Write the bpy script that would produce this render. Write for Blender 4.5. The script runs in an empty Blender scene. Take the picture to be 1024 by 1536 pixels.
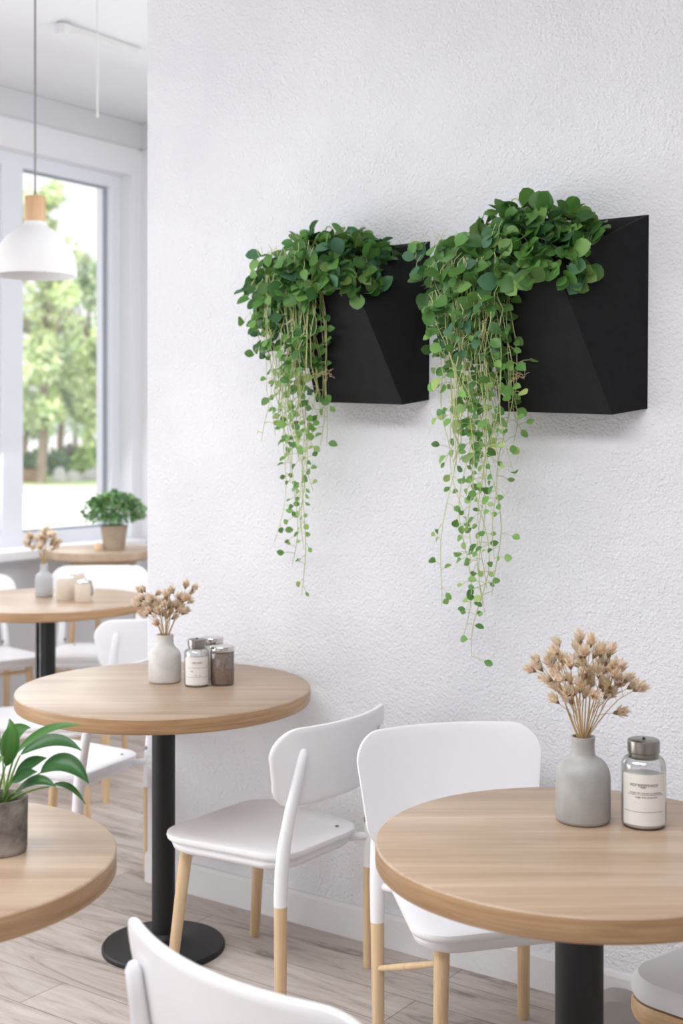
import bpy, bmesh, math, random
from mathutils import Vector, Matrix
random.seed(11)
SC = bpy.context.scene
COL = SC.collection
PI = math.pi
CH = 1.515            # eye height
TH = math.asin(0.579) # yaw of the view against the stucco wall
CT, ST = math.cos(TH), math.sin(TH)
WALL = 3.21           # stucco wall plane (room Y)

def R(x, z):
    """view-aligned floor coordinates (right, away) -> room coordinates"""
    return (CT*x - ST*z, ST*x + CT*z)
def RV(x, z, h):
    a, b = R(x, z); return Vector((a, b, h))
def facing(fx, fz):
    X, Y = R(fx, fz); return math.atan2(-X, Y)

# ------------------------------------------------------------------ materials
def lin(c):
    return tuple((v/255/12.92 if v/255 <= .04045 else ((v/255+.055)/1.055)**2.4) for v in c) + (1,)

def new_mat(name):
    m = bpy.data.materials.new(name); m.use_nodes = True
    nt = m.node_tree; b = nt.nodes['Principled BSDF']
    return m, nt, b
def N(nt, t, **kw):
    n = nt.nodes.new(t)
    for k, v in kw.items():
        if k in n.inputs: n.inputs[k].default_value = v
        else: setattr(n, k, v)
    return n
def plain(name, rgb, rough=.5, metal=0, bump=0, bscale=60, var=0, spec=None, sheen=0):
    m, nt, b = new_mat(name)
    b.inputs['Base Color'].default_value = lin(rgb)
    b.inputs['Roughness'].default_value = rough
    b.inputs['Metallic'].default_value = metal
    if spec is not None: b.inputs['Specular IOR Level'].default_value = spec
    tc = N(nt, 'ShaderNodeTexCoord')
    if var:
        n = N(nt, 'ShaderNodeTexNoise', Scale=bscale*.35, Detail=4)
        nt.links.new(tc.outputs['Object'], n.inputs['Vector'])
        r = N(nt, 'ShaderNodeValToRGB')
        lo = tuple(max(0, v-var) for v in rgb); hi = tuple(min(255, v+var) for v in rgb)
        r.color_ramp.elements[0].color = lin(lo); r.color_ramp.elements[1].color = lin(hi)
        r.color_ramp.elements[0].position = .3; r.color_ramp.elements[1].position = .7
        nt.links.new(n.outputs['Fac'], r.inputs['Fac']); nt.links.new(r.outputs['Color'], b.inputs['Base Color'])
    if bump:
        n = N(nt, 'ShaderNodeTexNoise', Scale=bscale, Detail=5)
        nt.links.new(tc.outputs['Object'], n.inputs['Vector'])
        bp = N(nt, 'ShaderNodeBump', Strength=bump, Distance=.003)
        nt.links.new(n.outputs['Fac'], bp.inputs['Height']); nt.links.new(bp.outputs['Normal'], b.inputs['Normal'])
    return m

def wood(name, c0, c1, c2, along=0, sc=1.0, rough=.42, rot=0):
    m, nt, b = new_mat(name)
    tc = N(nt, 'ShaderNodeTexCoord')
    mp = N(nt, 'ShaderNodeMapping'); mp.inputs['Rotation'].default_value = (0, 0, rot)
    s = [26*sc]*3; s[along] = 1.6*sc
    mp2 = N(nt, 'ShaderNodeMapping'); mp2.inputs['Scale'].default_value = s
    nt.links.new(tc.outputs['Object'], mp.inputs['Vector']); nt.links.new(mp.outputs['Vector'], mp2.inputs['Vector'])
    n1 = N(nt, 'ShaderNodeTexNoise', Scale=1.0, Detail=6, Roughness=.6, Distortion=.5)
    nt.links.new(mp2.outputs['Vector'], n1.inputs['Vector'])
    s3 = [210*sc]*3; s3[along] = 5*sc
    mp3 = N(nt, 'ShaderNodeMapping'); mp3.inputs['Scale'].default_value = s3
    nt.links.new(mp.outputs['Vector'], mp3.inputs['Vector'])
    n2 = N(nt, 'ShaderNodeTexNoise', Scale=1.0, Detail=3)
    nt.links.new(mp3.outputs['Vector'], n2.inputs['Vector'])
    r = N(nt, 'ShaderNodeValToRGB'); e = r.color_ramp.elements
    e[0].position = .3; e[0].color = lin(c0); e[1].position = .72; e[1].color = lin(c2)
    k = e.new(.5); k.color = lin(c1)
    nt.links.new(n1.outputs['Fac'], r.inputs['Fac'])
    mx = N(nt, 'ShaderNodeMix', data_type='RGBA', blend_type='MULTIPLY'); mx.inputs[0].default_value = .35
    r2 = N(nt, 'ShaderNodeValToRGB'); r2.color_ramp.elements[0].position = .35; r2.color_ramp.elements[0].color = (.76, .71, .66, 1)
    r2.color_ramp.elements[1].position = .6
    nt.links.new(n2.outputs['Fac'], r2.inputs['Fac'])
    nt.links.new(r.outputs['Color'], mx.inputs[6]); nt.links.new(r2.outputs['Color'], mx.inputs[7])
    nt.links.new(mx.outputs[2], b.inputs['Base Color'])
    b.inputs['Roughness'].default_value = rough
    return m

def leafmat(name, rough=.4, thin=.3):
    m, nt, b = new_mat(name)
    a = N(nt, 'ShaderNodeVertexColor', layer_name='tint')
    nt.links.new(a.outputs['Color'], b.inputs['Base Color'])
    b.inputs['Roughness'].default_value = rough
    b.inputs['Specular IOR Level'].default_value = .35
    tr = N(nt, 'ShaderNodeBsdfTranslucent'); nt.links.new(a.outputs['Color'], tr.inputs['Color'])
    mx = N(nt, 'ShaderNodeMixShader', Fac=thin)
    out = nt.nodes['Material Output']
    nt.links.new(b.outputs[0], mx.inputs[1]); nt.links.new(tr.outputs[0], mx.inputs[2]); nt.links.new(mx.outputs[0], out.inputs[0])
    return m

def stucco():
    m, nt, b = new_mat('stucco')
    tc = N(nt, 'ShaderNodeTexCoord')
    n0 = N(nt, 'ShaderNodeTexNoise', Scale=1.3, Detail=5, Roughness=.6)
    nt.links.new(tc.outputs['Object'], n0.inputs['Vector'])
    r = N(nt, 'ShaderNodeValToRGB'); r.color_ramp.elements[0].color = lin((226, 226, 230)); r.color_ramp.elements[1].color = lin((240, 240, 243))
    r.color_ramp.elements[0].position = .3; r.color_ramp.elements[1].position = .7
    nt.links.new(n0.outputs['Fac'], r.inputs['Fac']); nt.links.new(r.outputs['Color'], b.inputs['Base Color'])
    n1 = N(nt, 'ShaderNodeTexNoise', Scale=150, Detail=4, Roughness=.6)
    n2 = N(nt, 'ShaderNodeTexNoise', Scale=34, Detail=5, Roughness=.62)
    v = N(nt, 'ShaderNodeTexVoronoi', Scale=110)
    for n in (n1, n2, v): nt.links.new(tc.outputs['Object'], n.inputs['Vector'])
    a1 = N(nt, 'ShaderNodeMath', operation='MULTIPLY_ADD'); a1.inputs[1].default_value = 1.0
    nt.links.new(n1.outputs['Fac'], a1.inputs[0])
    a0 = N(nt, 'ShaderNodeMath', operation='MULTIPLY'); a0.inputs[1].default_value = .8
    nt.links.new(n2.outputs['Fac'], a0.inputs[0]); nt.links.new(a0.outputs[0], a1.inputs[2])
    a2 = N(nt, 'ShaderNodeMath', operation='MULTIPLY_ADD'); a2.inputs[1].default_value = -.35
    nt.links.new(v.outputs['Distance'], a2.inputs[0]); nt.links.new(a1.outputs[0], a2.inputs[2])
    bp = N(nt, 'ShaderNodeBump', Strength=.7, Distance=.0085)
    nt.links.new(a2.outputs[0], bp.inputs['Height']); nt.links.new(bp.outputs['Normal'], b.inputs['Normal'])
    b.inputs['Roughness'].default_value = .9
    return m

def floor_mat():
    m, nt, b = new_mat('floor_planks')
    tc = N(nt, 'ShaderNodeTexCoord')
    br = N(nt, 'ShaderNodeTexBrick', offset=.37, offset_frequency=2)
    br.inputs['Scale'].default_value = 1; br.inputs['Brick Width'].default_value = 1.35; br.inputs['Row Height'].default_value = .155
    br.inputs['Mortar Size'].default_value = .0016; br.inputs['Mortar Smooth'].default_value = .2; br.inputs['Bias'].default_value = 0
    br.inputs['Color1'].default_value = lin((214, 204, 197)); br.inputs['Color2'].default_value = lin((200, 190, 183))
    br.inputs['Mortar'].default_value = lin((146, 134, 125))
    nt.links.new(tc.outputs['Object'], br.inputs['Vector'])
    mp = N(nt, 'ShaderNodeMapping'); mp.inputs['Scale'].default_value = (1.5, 9, 1)
    nt.links.new(tc.outputs['Object'], mp.inputs['Vector'])
    n = N(nt, 'ShaderNodeTexNoise', Scale=1.4, Detail=8, Roughness=.68, Distortion=1.6)
    nt.links.new(mp.outputs['Vector'], n.inputs['Vector'])
    r = N(nt, 'ShaderNodeValToRGB'); e = r.color_ramp.elements
    e[0].position = .33; e[0].color = (.36, .335, .32, 1); e[1].position = .62; e[1].color = (1, 1, 1, 1)
    k = e.new(.46); k.color = (.80, .765, .735, 1)
    nt.links.new(n.outputs['Fac'], r.inputs['Fac'])
    mx = N(nt, 'ShaderNodeMix', data_type='RGBA', blend_type='MULTIPLY'); mx.inputs[0].default_value = .8
    nt.links.new(br.outputs['Color'], mx.inputs[6]); nt.links.new(r.outputs['Color'], mx.inputs[7])
    nt.links.new(mx.outputs[2], b.inputs['Base Color'])
    b.inputs['Roughness'].default_value = .55; b.inputs['Specular IOR Level'].default_value = .3
    return m

def glass_thin(name, glossy=.12, tint=(1, 1, 1, 1)):
    m, nt, b = new_mat(name); nt.nodes.remove(b)
    tr = N(nt, 'ShaderNodeBsdfTransparent'); tr.inputs[0].default_value = tint
    g = N(nt, 'ShaderNodeBsdfGlossy'); g.inputs['Roughness'].default_value = .02
    lw = N(nt, 'ShaderNodeLayerWeight', Blend=.22)
    ml = N(nt, 'ShaderNodeMath', operation='MULTIPLY_ADD'); ml.inputs[1].default_value = .55; ml.inputs[2].default_value = glossy*.3
    nt.links.new(lw.outputs['Fresnel'], ml.inputs[0])
    mx = N(nt, 'ShaderNodeMixShader'); nt.links.new(ml.outputs[0], mx.inputs[0])
    nt.links.new(tr.outputs[0], mx.inputs[1]); nt.links.new(g.outputs[0], mx.inputs[2])
    nt.links.new(mx.outputs[0], nt.nodes['Material Output'].inputs[0])
    return m

M = {}
M['stucco'] = stucco()
M['floor'] = floor_mat()
M['paint'] = plain('wall_paint', (226, 226, 229), .8)
M['paint_grey'] = plain('cornice_paint', (206, 206, 208), .8)  # even grey, darker than the walls, for the band under the ceiling
M['ceil'] = plain('ceiling_paint', (218, 219, 223), .85)
M['base'] = plain('baseboard_stucco', (226, 225, 226), .85, bump=.6, bscale=60)
M['frame'] = plain('window_frame_white', (226, 228, 234), .45)
M['gasket'] = plain('window_gasket', (150, 156, 168), .5)
M['sill'] = plain('sill_white', (236, 236, 238), .5)
M['glass'] = glass_thin('window_glass')
M['white'] = plain('chair_white', (245, 244, 246), .38, spec=.4)
M['whitecush'] = plain('chair_pad_white', (226, 225, 226), .55, bump=.1, bscale=40)
M['leg'] = wood('beech_leg', (212, 179, 138), (224, 195, 156), (233, 207, 172), along=2, sc=1.0, rough=.45)
M['rim'] = wood('beech_rim', (188, 152, 108), (203, 168, 124), (214, 182, 140), along=0, sc=1.0, rough=.45)
M['table'] = wood('oak_top', (170, 143, 118), (185, 160, 136), (200, 178, 155), along=0, sc=.62, rough=.38, rot=-TH)
M['edge'] = wood('oak_edge', (160, 124, 88), (178, 142, 104), (193, 160, 122), along=2, sc=1.0, rough=.42)  # same oak as the top, darkened so the colour holds the rim's shade
for nd in M['edge'].node_tree.nodes:
    if nd.type == 'MAPPING' and abs(nd.inputs['Scale'].default_value[0]-1) > .01:
        big = nd.inputs['Scale'].default_value[0] > 100
        nd.inputs['Scale'].default_value = (14, 14, 420) if big else (5, 5, 110)
M['black'] = plain('black_metal', (27, 27, 29), .5, spec=.4)
M['planter'] = plain('black_planter', (19, 19, 21), .66, bump=.12, bscale=90, spec=.25, var=3)
M['soil'] = plain('soil', (58, 44, 34), .95, bump=.9, bscale=90, var=16)
M['steel'] = plain('brushed_steel', (150, 145, 138), .3, metal=1)
M['chrome'] = plain('chrome', (205, 203, 200), .12, metal=1)
M['bolt'] = plain('bolt_steel', (150, 148, 146), .25, metal=1)
M['vase_dark'] = plain('grey_ceramic', (166, 164, 161), .5, bump=.06, bscale=80, var=9)
M['vase_pale'] = plain('pale_ceramic', (208, 205, 201), .55, bump=.08, bscale=80, var=8)
M['vase_blue'] = plain('cool_grey_ceramic', (186, 188, 192), .5, var=5)
M['jarglass'] = glass_thin('jar_glass', .5, (.93, .94, .94, 1))
M['paper'] = plain('label_paper', (232, 228, 222), .7)
M['ink'] = plain('label_ink', (88, 84, 82), .8)
M['sugar'] = plain('white_powder', (238, 234, 228), .8)
M['spice'] = plain('brown_spice', (146, 122, 106), .9, bump=.6, bscale=260, var=14)
M['cream'] = plain('cream_ceramic', (222, 208, 192), .45)
M['creamlid'] = plain('pale_lid', (226, 223, 218), .35)
M['stalk'] = plain('dry_stalk', (190, 162, 116), .7)
M['leaf'] = leafmat('leaf')
M['leafgloss'] = leafmat('glossy_leaf', .32)
M['vine'] = plain('vine_stem', (188, 194, 136), .55, var=16, bscale=12)
M['root'] = plain('dry_root', (186, 166, 128), .8)
M['husk'] = leafmat('dry_husk', .8, .48)
M['concrete'] = plain('stone_pot', (132, 124, 116), .85, bump=.6, bscale=90, var=34)
M['clay'] = plain('taupe_pot', (176, 160, 140), .7, var=12, bscale=30)
M['lamp'] = plain('lamp_white', (232, 231, 230), .55)
M['lampin'] = plain('lamp_inside', (236, 226, 214), .7)
M['cork'] = wood('lamp_wood', (190, 148, 106), (206, 166, 124), (218, 182, 142), along=2, sc=1.5, rough=.55)
M['cord'] = plain('grey_cord', (130, 128, 124), .6)
M['whitecord'] = plain('white_cord', (214, 214, 212), .6)
M['bark'] = plain('bark', (150, 134, 120), .9, bump=.5, bscale=8, var=14)
M['road'] = plain('pale_road', (224, 222, 220), .9)
M['turf'] = plain('verge_turf', (160, 178, 118), .9, var=20, bscale=2)
M['brickish'] = plain('brown_wall', (168, 138, 116), .9, var=10, bscale=4)
M['rock'] = plain('pale_rock', (206, 204, 208), .9, var=14, bscale=3)
M['bagcloth'] = plain('grey_cloth', (168, 164, 160), .85, bump=.15, bscale=120)
M['wax'] = plain('wax', (236, 208, 168), .5)

# ------------------------------------------------------------------ helpers
def finish(bm, smooth=True, angle=40):
    bmesh.ops.recalc_face_normals(bm, faces=bm.faces[:])
    if smooth:
        for f in bm.faces: f.smooth = True
        a = math.radians(angle)
        for e in bm.edges:
            if len(e.link_faces) == 2 and e.calc_face_angle(0) > a: e.smooth = False
def obj(name, bm, mat, parent=None, smooth=True, recalc=True, angle=40):
    if recalc: finish(bm, smooth, angle)
    me = bpy.data.meshes.new(name); bm.to_mesh(me); bm.free()
    me.materials.append(M[mat] if isinstance(mat, str) else mat)
    o = bpy.data.objects.new(name, me); COL.objects.link(o)
    if parent: o.parent = parent
    return o
def tag(o, label=None, cat=None, group=None, kind=None):
    if label: o['label'] = label
    if cat: o['category'] = cat
    if group: o['group'] = group
    if kind: o['kind'] = kind
    return o
def thing(name, label, cat, loc=(0, 0, 0), rz=0, group=None):
    o = bpy.data.objects.new(name, None); COL.objects.link(o)
    o.location = loc; o.rotation_euler = (0, 0, rz); o.empty_display_size = .05
    return tag(o, label, cat, group)
def copy_tree(o, parent=None):
    c = o.copy(); COL.objects.link(c)
    if parent: c.parent = parent
    for ch in list(o.children): copy_tree(ch, c)
    return c
def box(bm, a, b):
    vs = [bm.verts.new((x, y, z)) for x in (a[0], b[0]) for y in (a[1], b[1]) for z in (a[2], b[2])]
    for q in ((0, 1, 3, 2), (4, 6, 7, 5), (0, 4, 5, 1), (2, 3, 7, 6), (0, 2, 6, 4), (1, 5, 7, 3)):
        bm.faces.new([vs[i] for i in q])
def struct(name, bm, mat, smooth=False):
    o = obj(name, bm, mat, None, smooth); o['kind'] = 'structure'; return o
def BX(a, b, bev=0):
    bm = bmesh.new(); box(bm, a, b)
    if bev: bmesh.ops.bevel(bm, geom=bm.edges[:], offset=bev, segments=2, affect='EDGES')
    return bm
def lathe(bm, prof, seg=40, c=(0, 0, 0)):
    rings = []
    for r, z in prof:
        if r < 1e-5: rings.append([bm.verts.new((c[0], c[1], c[2]+z))])
        else: rings.append([bm.verts.new((c[0]+r*math.cos(2*PI*i/seg), c[1]+r*math.sin(2*PI*i/seg), c[2]+z)) for i in range(seg)])
    for A, B in zip(rings, rings[1:]):
        if len(A) == 1 and len(B) == 1: continue
        for i in range(seg):
            j = (i+1) % seg
            if len(A) == 1: bm.faces.new((A[0], B[i], B[j]))
            elif len(B) == 1: bm.faces.new((A[i], A[j], B[0]))
            else: bm.faces.new((A[i], A[j], B[j], B[i]))
def L(prof, seg=40):
    bm = bmesh.new(); lathe(bm, prof, seg); return bm
def tube(bm, pts, rad, sides=10, cap=True):
    pts = [Vector(p) for p in pts]; n = len(pts)
    rad = rad if isinstance(rad, (list, tuple)) else [rad]*n
    rings = []; ref = None
    for i, p in enumerate(pts):
        d = (pts[min(i+1, n-1)]-pts[max(i-1, 0)])
        if d.length < 1e-9: d = Vector((0, 0, 1))
        d.normalize()
        if ref is None:
            ref = Vector((1, 0, 0)) if abs(d.x) < .8 else Vector((0, 1, 0))
        u = (ref - d*ref.dot(d))
        if u.length < 1e-6: u = Vector((0, 1, 0)) - d*d.y
        u.normalize(); ref = u; v = d.cross(u)
        rings.append([bm.verts.new(p + (u*math.cos(2*PI*k/sides)+v*math.sin(2*PI*k/sides))*rad[i]) for k in range(sides)])
    for A, B in zip(rings, rings[1:]):
        for k in range(sides): bm.faces.new((A[k], A[(k+1) % sides], B[(k+1) % sides], B[k]))
    if cap: bm.faces.new(rings[0][::-1]); bm.faces.new(rings[-1])
def T(pts, rad, sides=12):
    bm = bmesh.new(); tube(bm, pts, rad, sides); return bm
def rrect(hw0, hw1, hd, rad, n=8):
    """rounded trapezoid outline; half width hw0 at y=-hd, hw1 at y=+hd"""
    pts = []
    for cx, cy, a0 in ((hw1, hd, 0), (-hw1, hd, 90), (-hw0, -hd, 180), (hw0, -hd, 270)):
        sx, sy = (1 if cx > 0 else -1), (1 if cy > 0 else -1)
        ox, oy = cx - sx*rad, cy - sy*rad
        for k in range(n+1):
            a = math.radians(a0 + 90*k/n); pts.append((ox+rad*math.cos(a), oy+rad*math.sin(a)))
    # add points on the straight runs
    out = []
    for i, p in enumerate(pts):
        q = pts[(i+1) % len(pts)]; out.append(p)
        d = math.hypot(q[0]-p[0], q[1]-p[1]); k = int(d/.03)
        for j in range(1, k+1): out.append((p[0]+(q[0]-p[0])*j/(k+1), p[1]+(q[1]-p[1])*j/(k+1)))
    return out
def slab(bm, outline, prof, fn, inner=(.75, .5, .25)):
    """outline (x,y) lofted through prof [(scale, w)], capped by shrinking rings; fn(x,y,w,s)->Vector"""
    full = [(s, prof[0][1]) for s in reversed(inner)]
    full = [(.02, prof[0][1])] + full + list(prof) + [(s, prof[-1][1]) for s in inner] + [(.02, prof[-1][1])]
    rings = [[bm.verts.new(fn(x*s, y*s, w, s)) for x, y in outline] for s, w in full]
    n = len(outline)
    for A, B in zip(rings, rings[1:]):
        for i in range(n): bm.faces.new((A[i], A[(i+1) % n], B[(i+1) % n], B[i]))
    bm.faces.new(rings[0][::-1]); bm.faces.new(rings[-1])
LEAFP = ((0, .04), (.18, .58), (.42, .98), (.68, .95), (.88, .6), (1, .0))
LANCE = ((0, .05), (.12, .42), (.3, .85), (.5, 1.0), (.7, .82), (.87, .42), (1, .0))
def leaf(bm, lay, p, d, nrm, ln, wd, col, fold=.18, curl=.25, prof=LEAFP):
    d = d.normalized(); s = d.cross(nrm)
    if s.length < 1e-4: s = d.cross(Vector((.3, .5, .8)))
    s.normalize(); n = s.cross(d).normalized()
    prev = None
    for t, w in prof:
        c = p + d*(ln*t) - n*(curl*ln*t*t)
        h = wd*.5*w
        if w < 1e-4: cur = [bm.verts.new(c)]*3
        else: cur = [bm.verts.new(c - s*h + n*fold*h), bm.verts.new(c), bm.verts.new(c + s*h + n*fold*h)]
        if prev:
            for a in (0, 1):
                vs = [prev[a], prev[a+1], cur[a+1], cur[a]]
                u = []
                for v in vs:
                    if v not in u: u.append(v)
                if len(u) > 2:
                    f = bm.faces.new(u); f.smooth = True
                    for lp in f.loops: lp[lay] = col
        prev = cur
def leafbm():
    bm = bmesh.new(); return bm, bm.loops.layers.float_color.new('tint')
def jit(c, k):
    f = 1+random.uniform(-k, k); return (min(1, c[0]*f*(1+random.uniform(-.08, .08))), min(1, c[1]*f), min(1, c[2]*f*(1+random.uniform(-.15, .15))), 1)
def rdir():
    while True:
        v = Vector((random.uniform(-1, 1), random.uniform(-1, 1), random.uniform(-1, 1)))
        if .1 < v.length < 1: return v.normalized()

# ------------------------------------------------------------------ room shell
CZ = 3.38; WX = -5.55; BY = 5.72
WEND = -3.085
struct('floor', BX((-6.0, -3.4, -.08), (3.0, 6.1, 0)), 'floor')
struct('ceiling', BX((-6.0, -3.4, CZ), (3.0, 6.1, CZ+.15)), 'ceil')
struct('wall_right', BX((WEND, WALL, 0), (3.0, WALL+.28, CZ)), 'stucco')
struct('wall_front', BX((-6.0, -3.4, 0), (3.0, -3.2, CZ)), 'paint')  # unseen wall behind the view, put in to shut out sky light
struct('wall_side', BX((2.8, -3.2, 0), (3.0, WALL, CZ)), 'paint')  # unseen wall, put in to block sky light from the right
struct('wall_back', BX((WX-.32, BY, 0), (WEND+1.2, BY+.2, CZ)), 'paint')
# baseboard: thick rendered plinth along the stucco wall
bm = bmesh.new()
pr = [(0, 0), (-.014, 0), (-.014, .088), (-.009, .098), (0, .1)]
a = [bm.verts.new((WEND, WALL+y, z)) for y, z in pr]; b = [bm.verts.new((2.6, WALL+y, z)) for y, z in pr]
for i in range(5): bm.faces.new((a[i], a[(i+1) % 5], b[(i+1) % 5], b[i]))
bm.faces.new(a); bm.faces.new(b[::-1])
struct('baseboard_right', bm, 'base')
# window wall with an opening
SILL = .885; HEAD = 3.07
OY0, OY1 = .6, 5.64
bm = bmesh.new()
box(bm, (WX-.3, -3.2, 0), (WX, BY, SILL-.05)); box(bm, (WX-.3, -3.2, HEAD), (WX, BY, CZ))
box(bm, (WX-.3, OY1, SILL-.05), (WX, BY, HEAD)); box(bm, (WX-.3, -3.2, SILL-.05), (WX, OY0, HEAD))
struct('wall_left', bm, 'paint')
struct('trim_1', BX((WX, -3.2, CZ-.15), (WX+.03, BY, CZ), .004), 'paint_grey')
struct('trim_2', BX((WX, BY-.03, CZ-.15), (WEND+1.2, BY, CZ), .004), 'paint_grey')
struct('trim_3', BX((WX-.14, OY0, SILL-.05), (WX+.13, OY1, SILL), .006), 'sill')
FX = WX-.15
def window(idx, y0, y1):
    root = bpy.data.objects.new('window_%d' % idx, None); COL.objects.link(root); root['kind'] = 'structure'
    root.location = (FX, y0, SILL); w = y1-y0; h = HEAD-SILL
    bm = bmesh.new(); f = .072
    box(bm, (-.05, 0, 0), (.05, f, h)); box(bm, (-.05, w-f, 0), (.05, w, h))
    box(bm, (-.05, f, 0), (.05, w-f, f)); box(bm, (-.05, f, h-f), (.05, w-f, h))
    obj('window_frame', bm, 'frame', root, False)
    bm = bmesh.new(); g = .012
    for s in ((f, f, f+g, h-f), (w-f-g, f, w-f, h-f), (f+g, f, w-f-g, f+g), (f+g, h-f-g, w-f-g, h-f)):
        box(bm, (-.012, s[0], s[1]), (.012, s[2], s[3]))
    obj('window_gasket', bm, 'gasket', root, False)
    obj('window_pane', BX((-.004, f+g, f+g), (.004, w-f-g, h-f-g)), 'glass', root, False)
YM = 4.815
window(1, YM, OY1)
window(2, YM-1.35, YM)
window(3, YM-2.7, YM-1.35)
window(4, OY0, YM-2.7)

# ceiling rail with a spotlight stub and a bare hanging cable
t = thing('ceiling_rail', 'slim white ceiling rail with a small fitting at its end', 'ceiling rail', (-4.45, 4.08, CZ))
obj('rail', BX((-.015, 0, -.03), (.015, .48, 0), .004), 'whitecord', t)
obj('fitting', L([(0, -.055), (.028, -.055), (.034, -.045), (.034, -.01), (.02, 0), (0, 0)], 20), 'whitecord', t)
x, y = R(-.995, 5.3)
t = thing('hanging_cable', 'thin white bare cable hanging from the ceiling beside the stucco wall', 'cable', (x, y, 2.805))
obj('cable', T([(0, 0, .01), (.001, 0, .3), (0, 0, CZ-2.805)], .0035, 8), 'whitecord', t)
obj('cable_end', L([(0, 0), (.005, 0), (.006, .012), (.0035, .016), (0, .016)], 12), 'whitecord', t)

# ------------------------------------------------------------------ pendant lamp
x, y = R(-1.272, 5.4); PZ = 2.168
t = thing('pendant_lamp', 'white dome pendant lamp with a light wood cap on a thin cord', 'lamp', (x, y, PZ))
rr = .172
outer = [(rr, 0), (rr, .025), (rr*.985, .055), (rr*.93, .09), (rr*.83, .125), (rr*.68, .16), (rr*.5, .186), (rr*.34, .203), (.048, .212), (.044, .225), (.02, .226)]
inner = [(.02, .218), (rr*.33, .196), (rr*.49, .180), (rr*.66, .155), (rr*.81, .121), (rr*.91, .088), (rr*.965, .054), (rr*.978, .025), (rr*.978, 0)]
obj('lamp_shade', L(outer+inner+[(rr, 0)], 64), 'lamp', t)
obj('bulb', L([(0, .03), (.02, .034), (.034, .05), (.036, .07), (.028, .095), (.016, .12), (.016, .2), (0, .2)], 24), 'lampin', t)
obj('wood_cap', L([(0, .225), (.0425, .225), (.0425, .328), (.040, .331), (0, .331)], 32), 'cork', t)
obj('cord_grip', L([(0, .331), (.007, .331), (.006, .35), (.003, .36), (0, .36)], 12), 'steel', t)
obj('cord', T([(0, 0, .35), (0, 0, .8), (0, 0, CZ-PZ)], .0042, 8), 'cord', t)
obj('ceiling_rose', L([(0, CZ-PZ-.03), (.05, CZ-PZ-.03), (.052, CZ-PZ), (0, CZ-PZ)], 24), 'lamp', t)

# ------------------------------------------------------------------ tables
def round_table(label, cx, cz, r, h, thick, pr, base_r, base=None, strip=False):
    X, Y = R(cx, cz)
    t = thing('bistro_table', label, 'table', (X, Y, 0), 0, 'round oak bistro tables')
    e = .0035
    obj('tabletop', L([(r, h-e), (r-e*.4, h-e*.35), (r-e, h), (r*.5, h), (0, h)], 128), 'table', t, angle=50)
    obj('edge_band', L([(0, h-thick), (r-.01, h-thick), (r-.003, h-thick+.003), (r, h-thick+.008), (r, h-e)], 128), 'edge', t, angle=50)
    bx, by = (0, 0)
    if base:
        B = R(*base); bx, by = B[0]-X, B[1]-Y
    def at(bm):
        bmesh.ops.translate(bm, verts=bm.verts[:], vec=(bx, by, 0)); return bm
    obj('pole', at(L([(0, .02), (pr, .02), (pr, h-thick), (0, h-thick)], 40)), 'black', t)
    obj('pole_plate', at(L([(0, h-thick-.012), (.12, h-thick-.012), (.122, h-thick-.008), (.122, h-thick+.0005), (0, h-thick+.0005)], 40)), 'black', t)
    obj('base', at(L([(0, 0), (base_r, 0), (base_r, .010), (base_r-.004, .016), (base_r*.6, .022), (pr+.035, .028), (pr+.012, .036), (pr+.004, .05), (0, .05)], 64)), 'black', t, angle=25)
    if strip:
        obj('steel_strip', at(BX((-pr-.010, -.035, .05), (-pr-.002, -.018, h-thick-.013))), 'steel', t)  # metal sliver modelled as the bright reflection along the pole
    return X, Y
H = .765
RT = (.436, 2.385)
round_table('round oak table carrying the grey vase and one labelled jar', RT[0], RT[1], .374, H, .046, .044, .2)
MT = (-.514, 3.775); MH = .778
round_table('round oak table on a thick black pole pushed close to the textured wall', MT[0], MT[1], .424, MH, .044, .034, .18, base=(-.524, 3.83))
LT = (-.775, 2.30)
round_table('round oak table with a leafy plant in a stone pot, beside the pole table', LT[0], LT[1], .372, H, .046, .04, .2)
FT = (-1.325, 5.87)
round_table('round oak table standing under the pendant lamp near the window', FT[0], FT[1], .45, H, .042, .034, .2, strip=True)
# high round table in the window corner
X, Y = R(-1.30, 7.08); CTH = .888
t = thing('corner_table', 'small high oak table in the window corner carrying a green potted plant', 'table', (X, Y, 0))
obj('tabletop', L([(0, CTH-.05), (.29, CTH-.05), (.3, CTH-.042), (.3, CTH-.004), (.296, CTH), (0, CTH)], 72), 'table', t)
for i in range(3):
    a = 2*PI*i/3+.4
    obj('leg', T([(.17*math.cos(a), .17*math.sin(a), CTH-.05), (.24*math.cos(a), .24*math.sin(a), 0)], [.018, .014]), 'leg', t)
obj('leg_ring', L([(.172, CTH-.075), (.188, CTH-.075), (.188, CTH-.0495), (.172, CTH-.0495), (.172, CTH-.075)], 40), 'rim', t)

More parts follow.
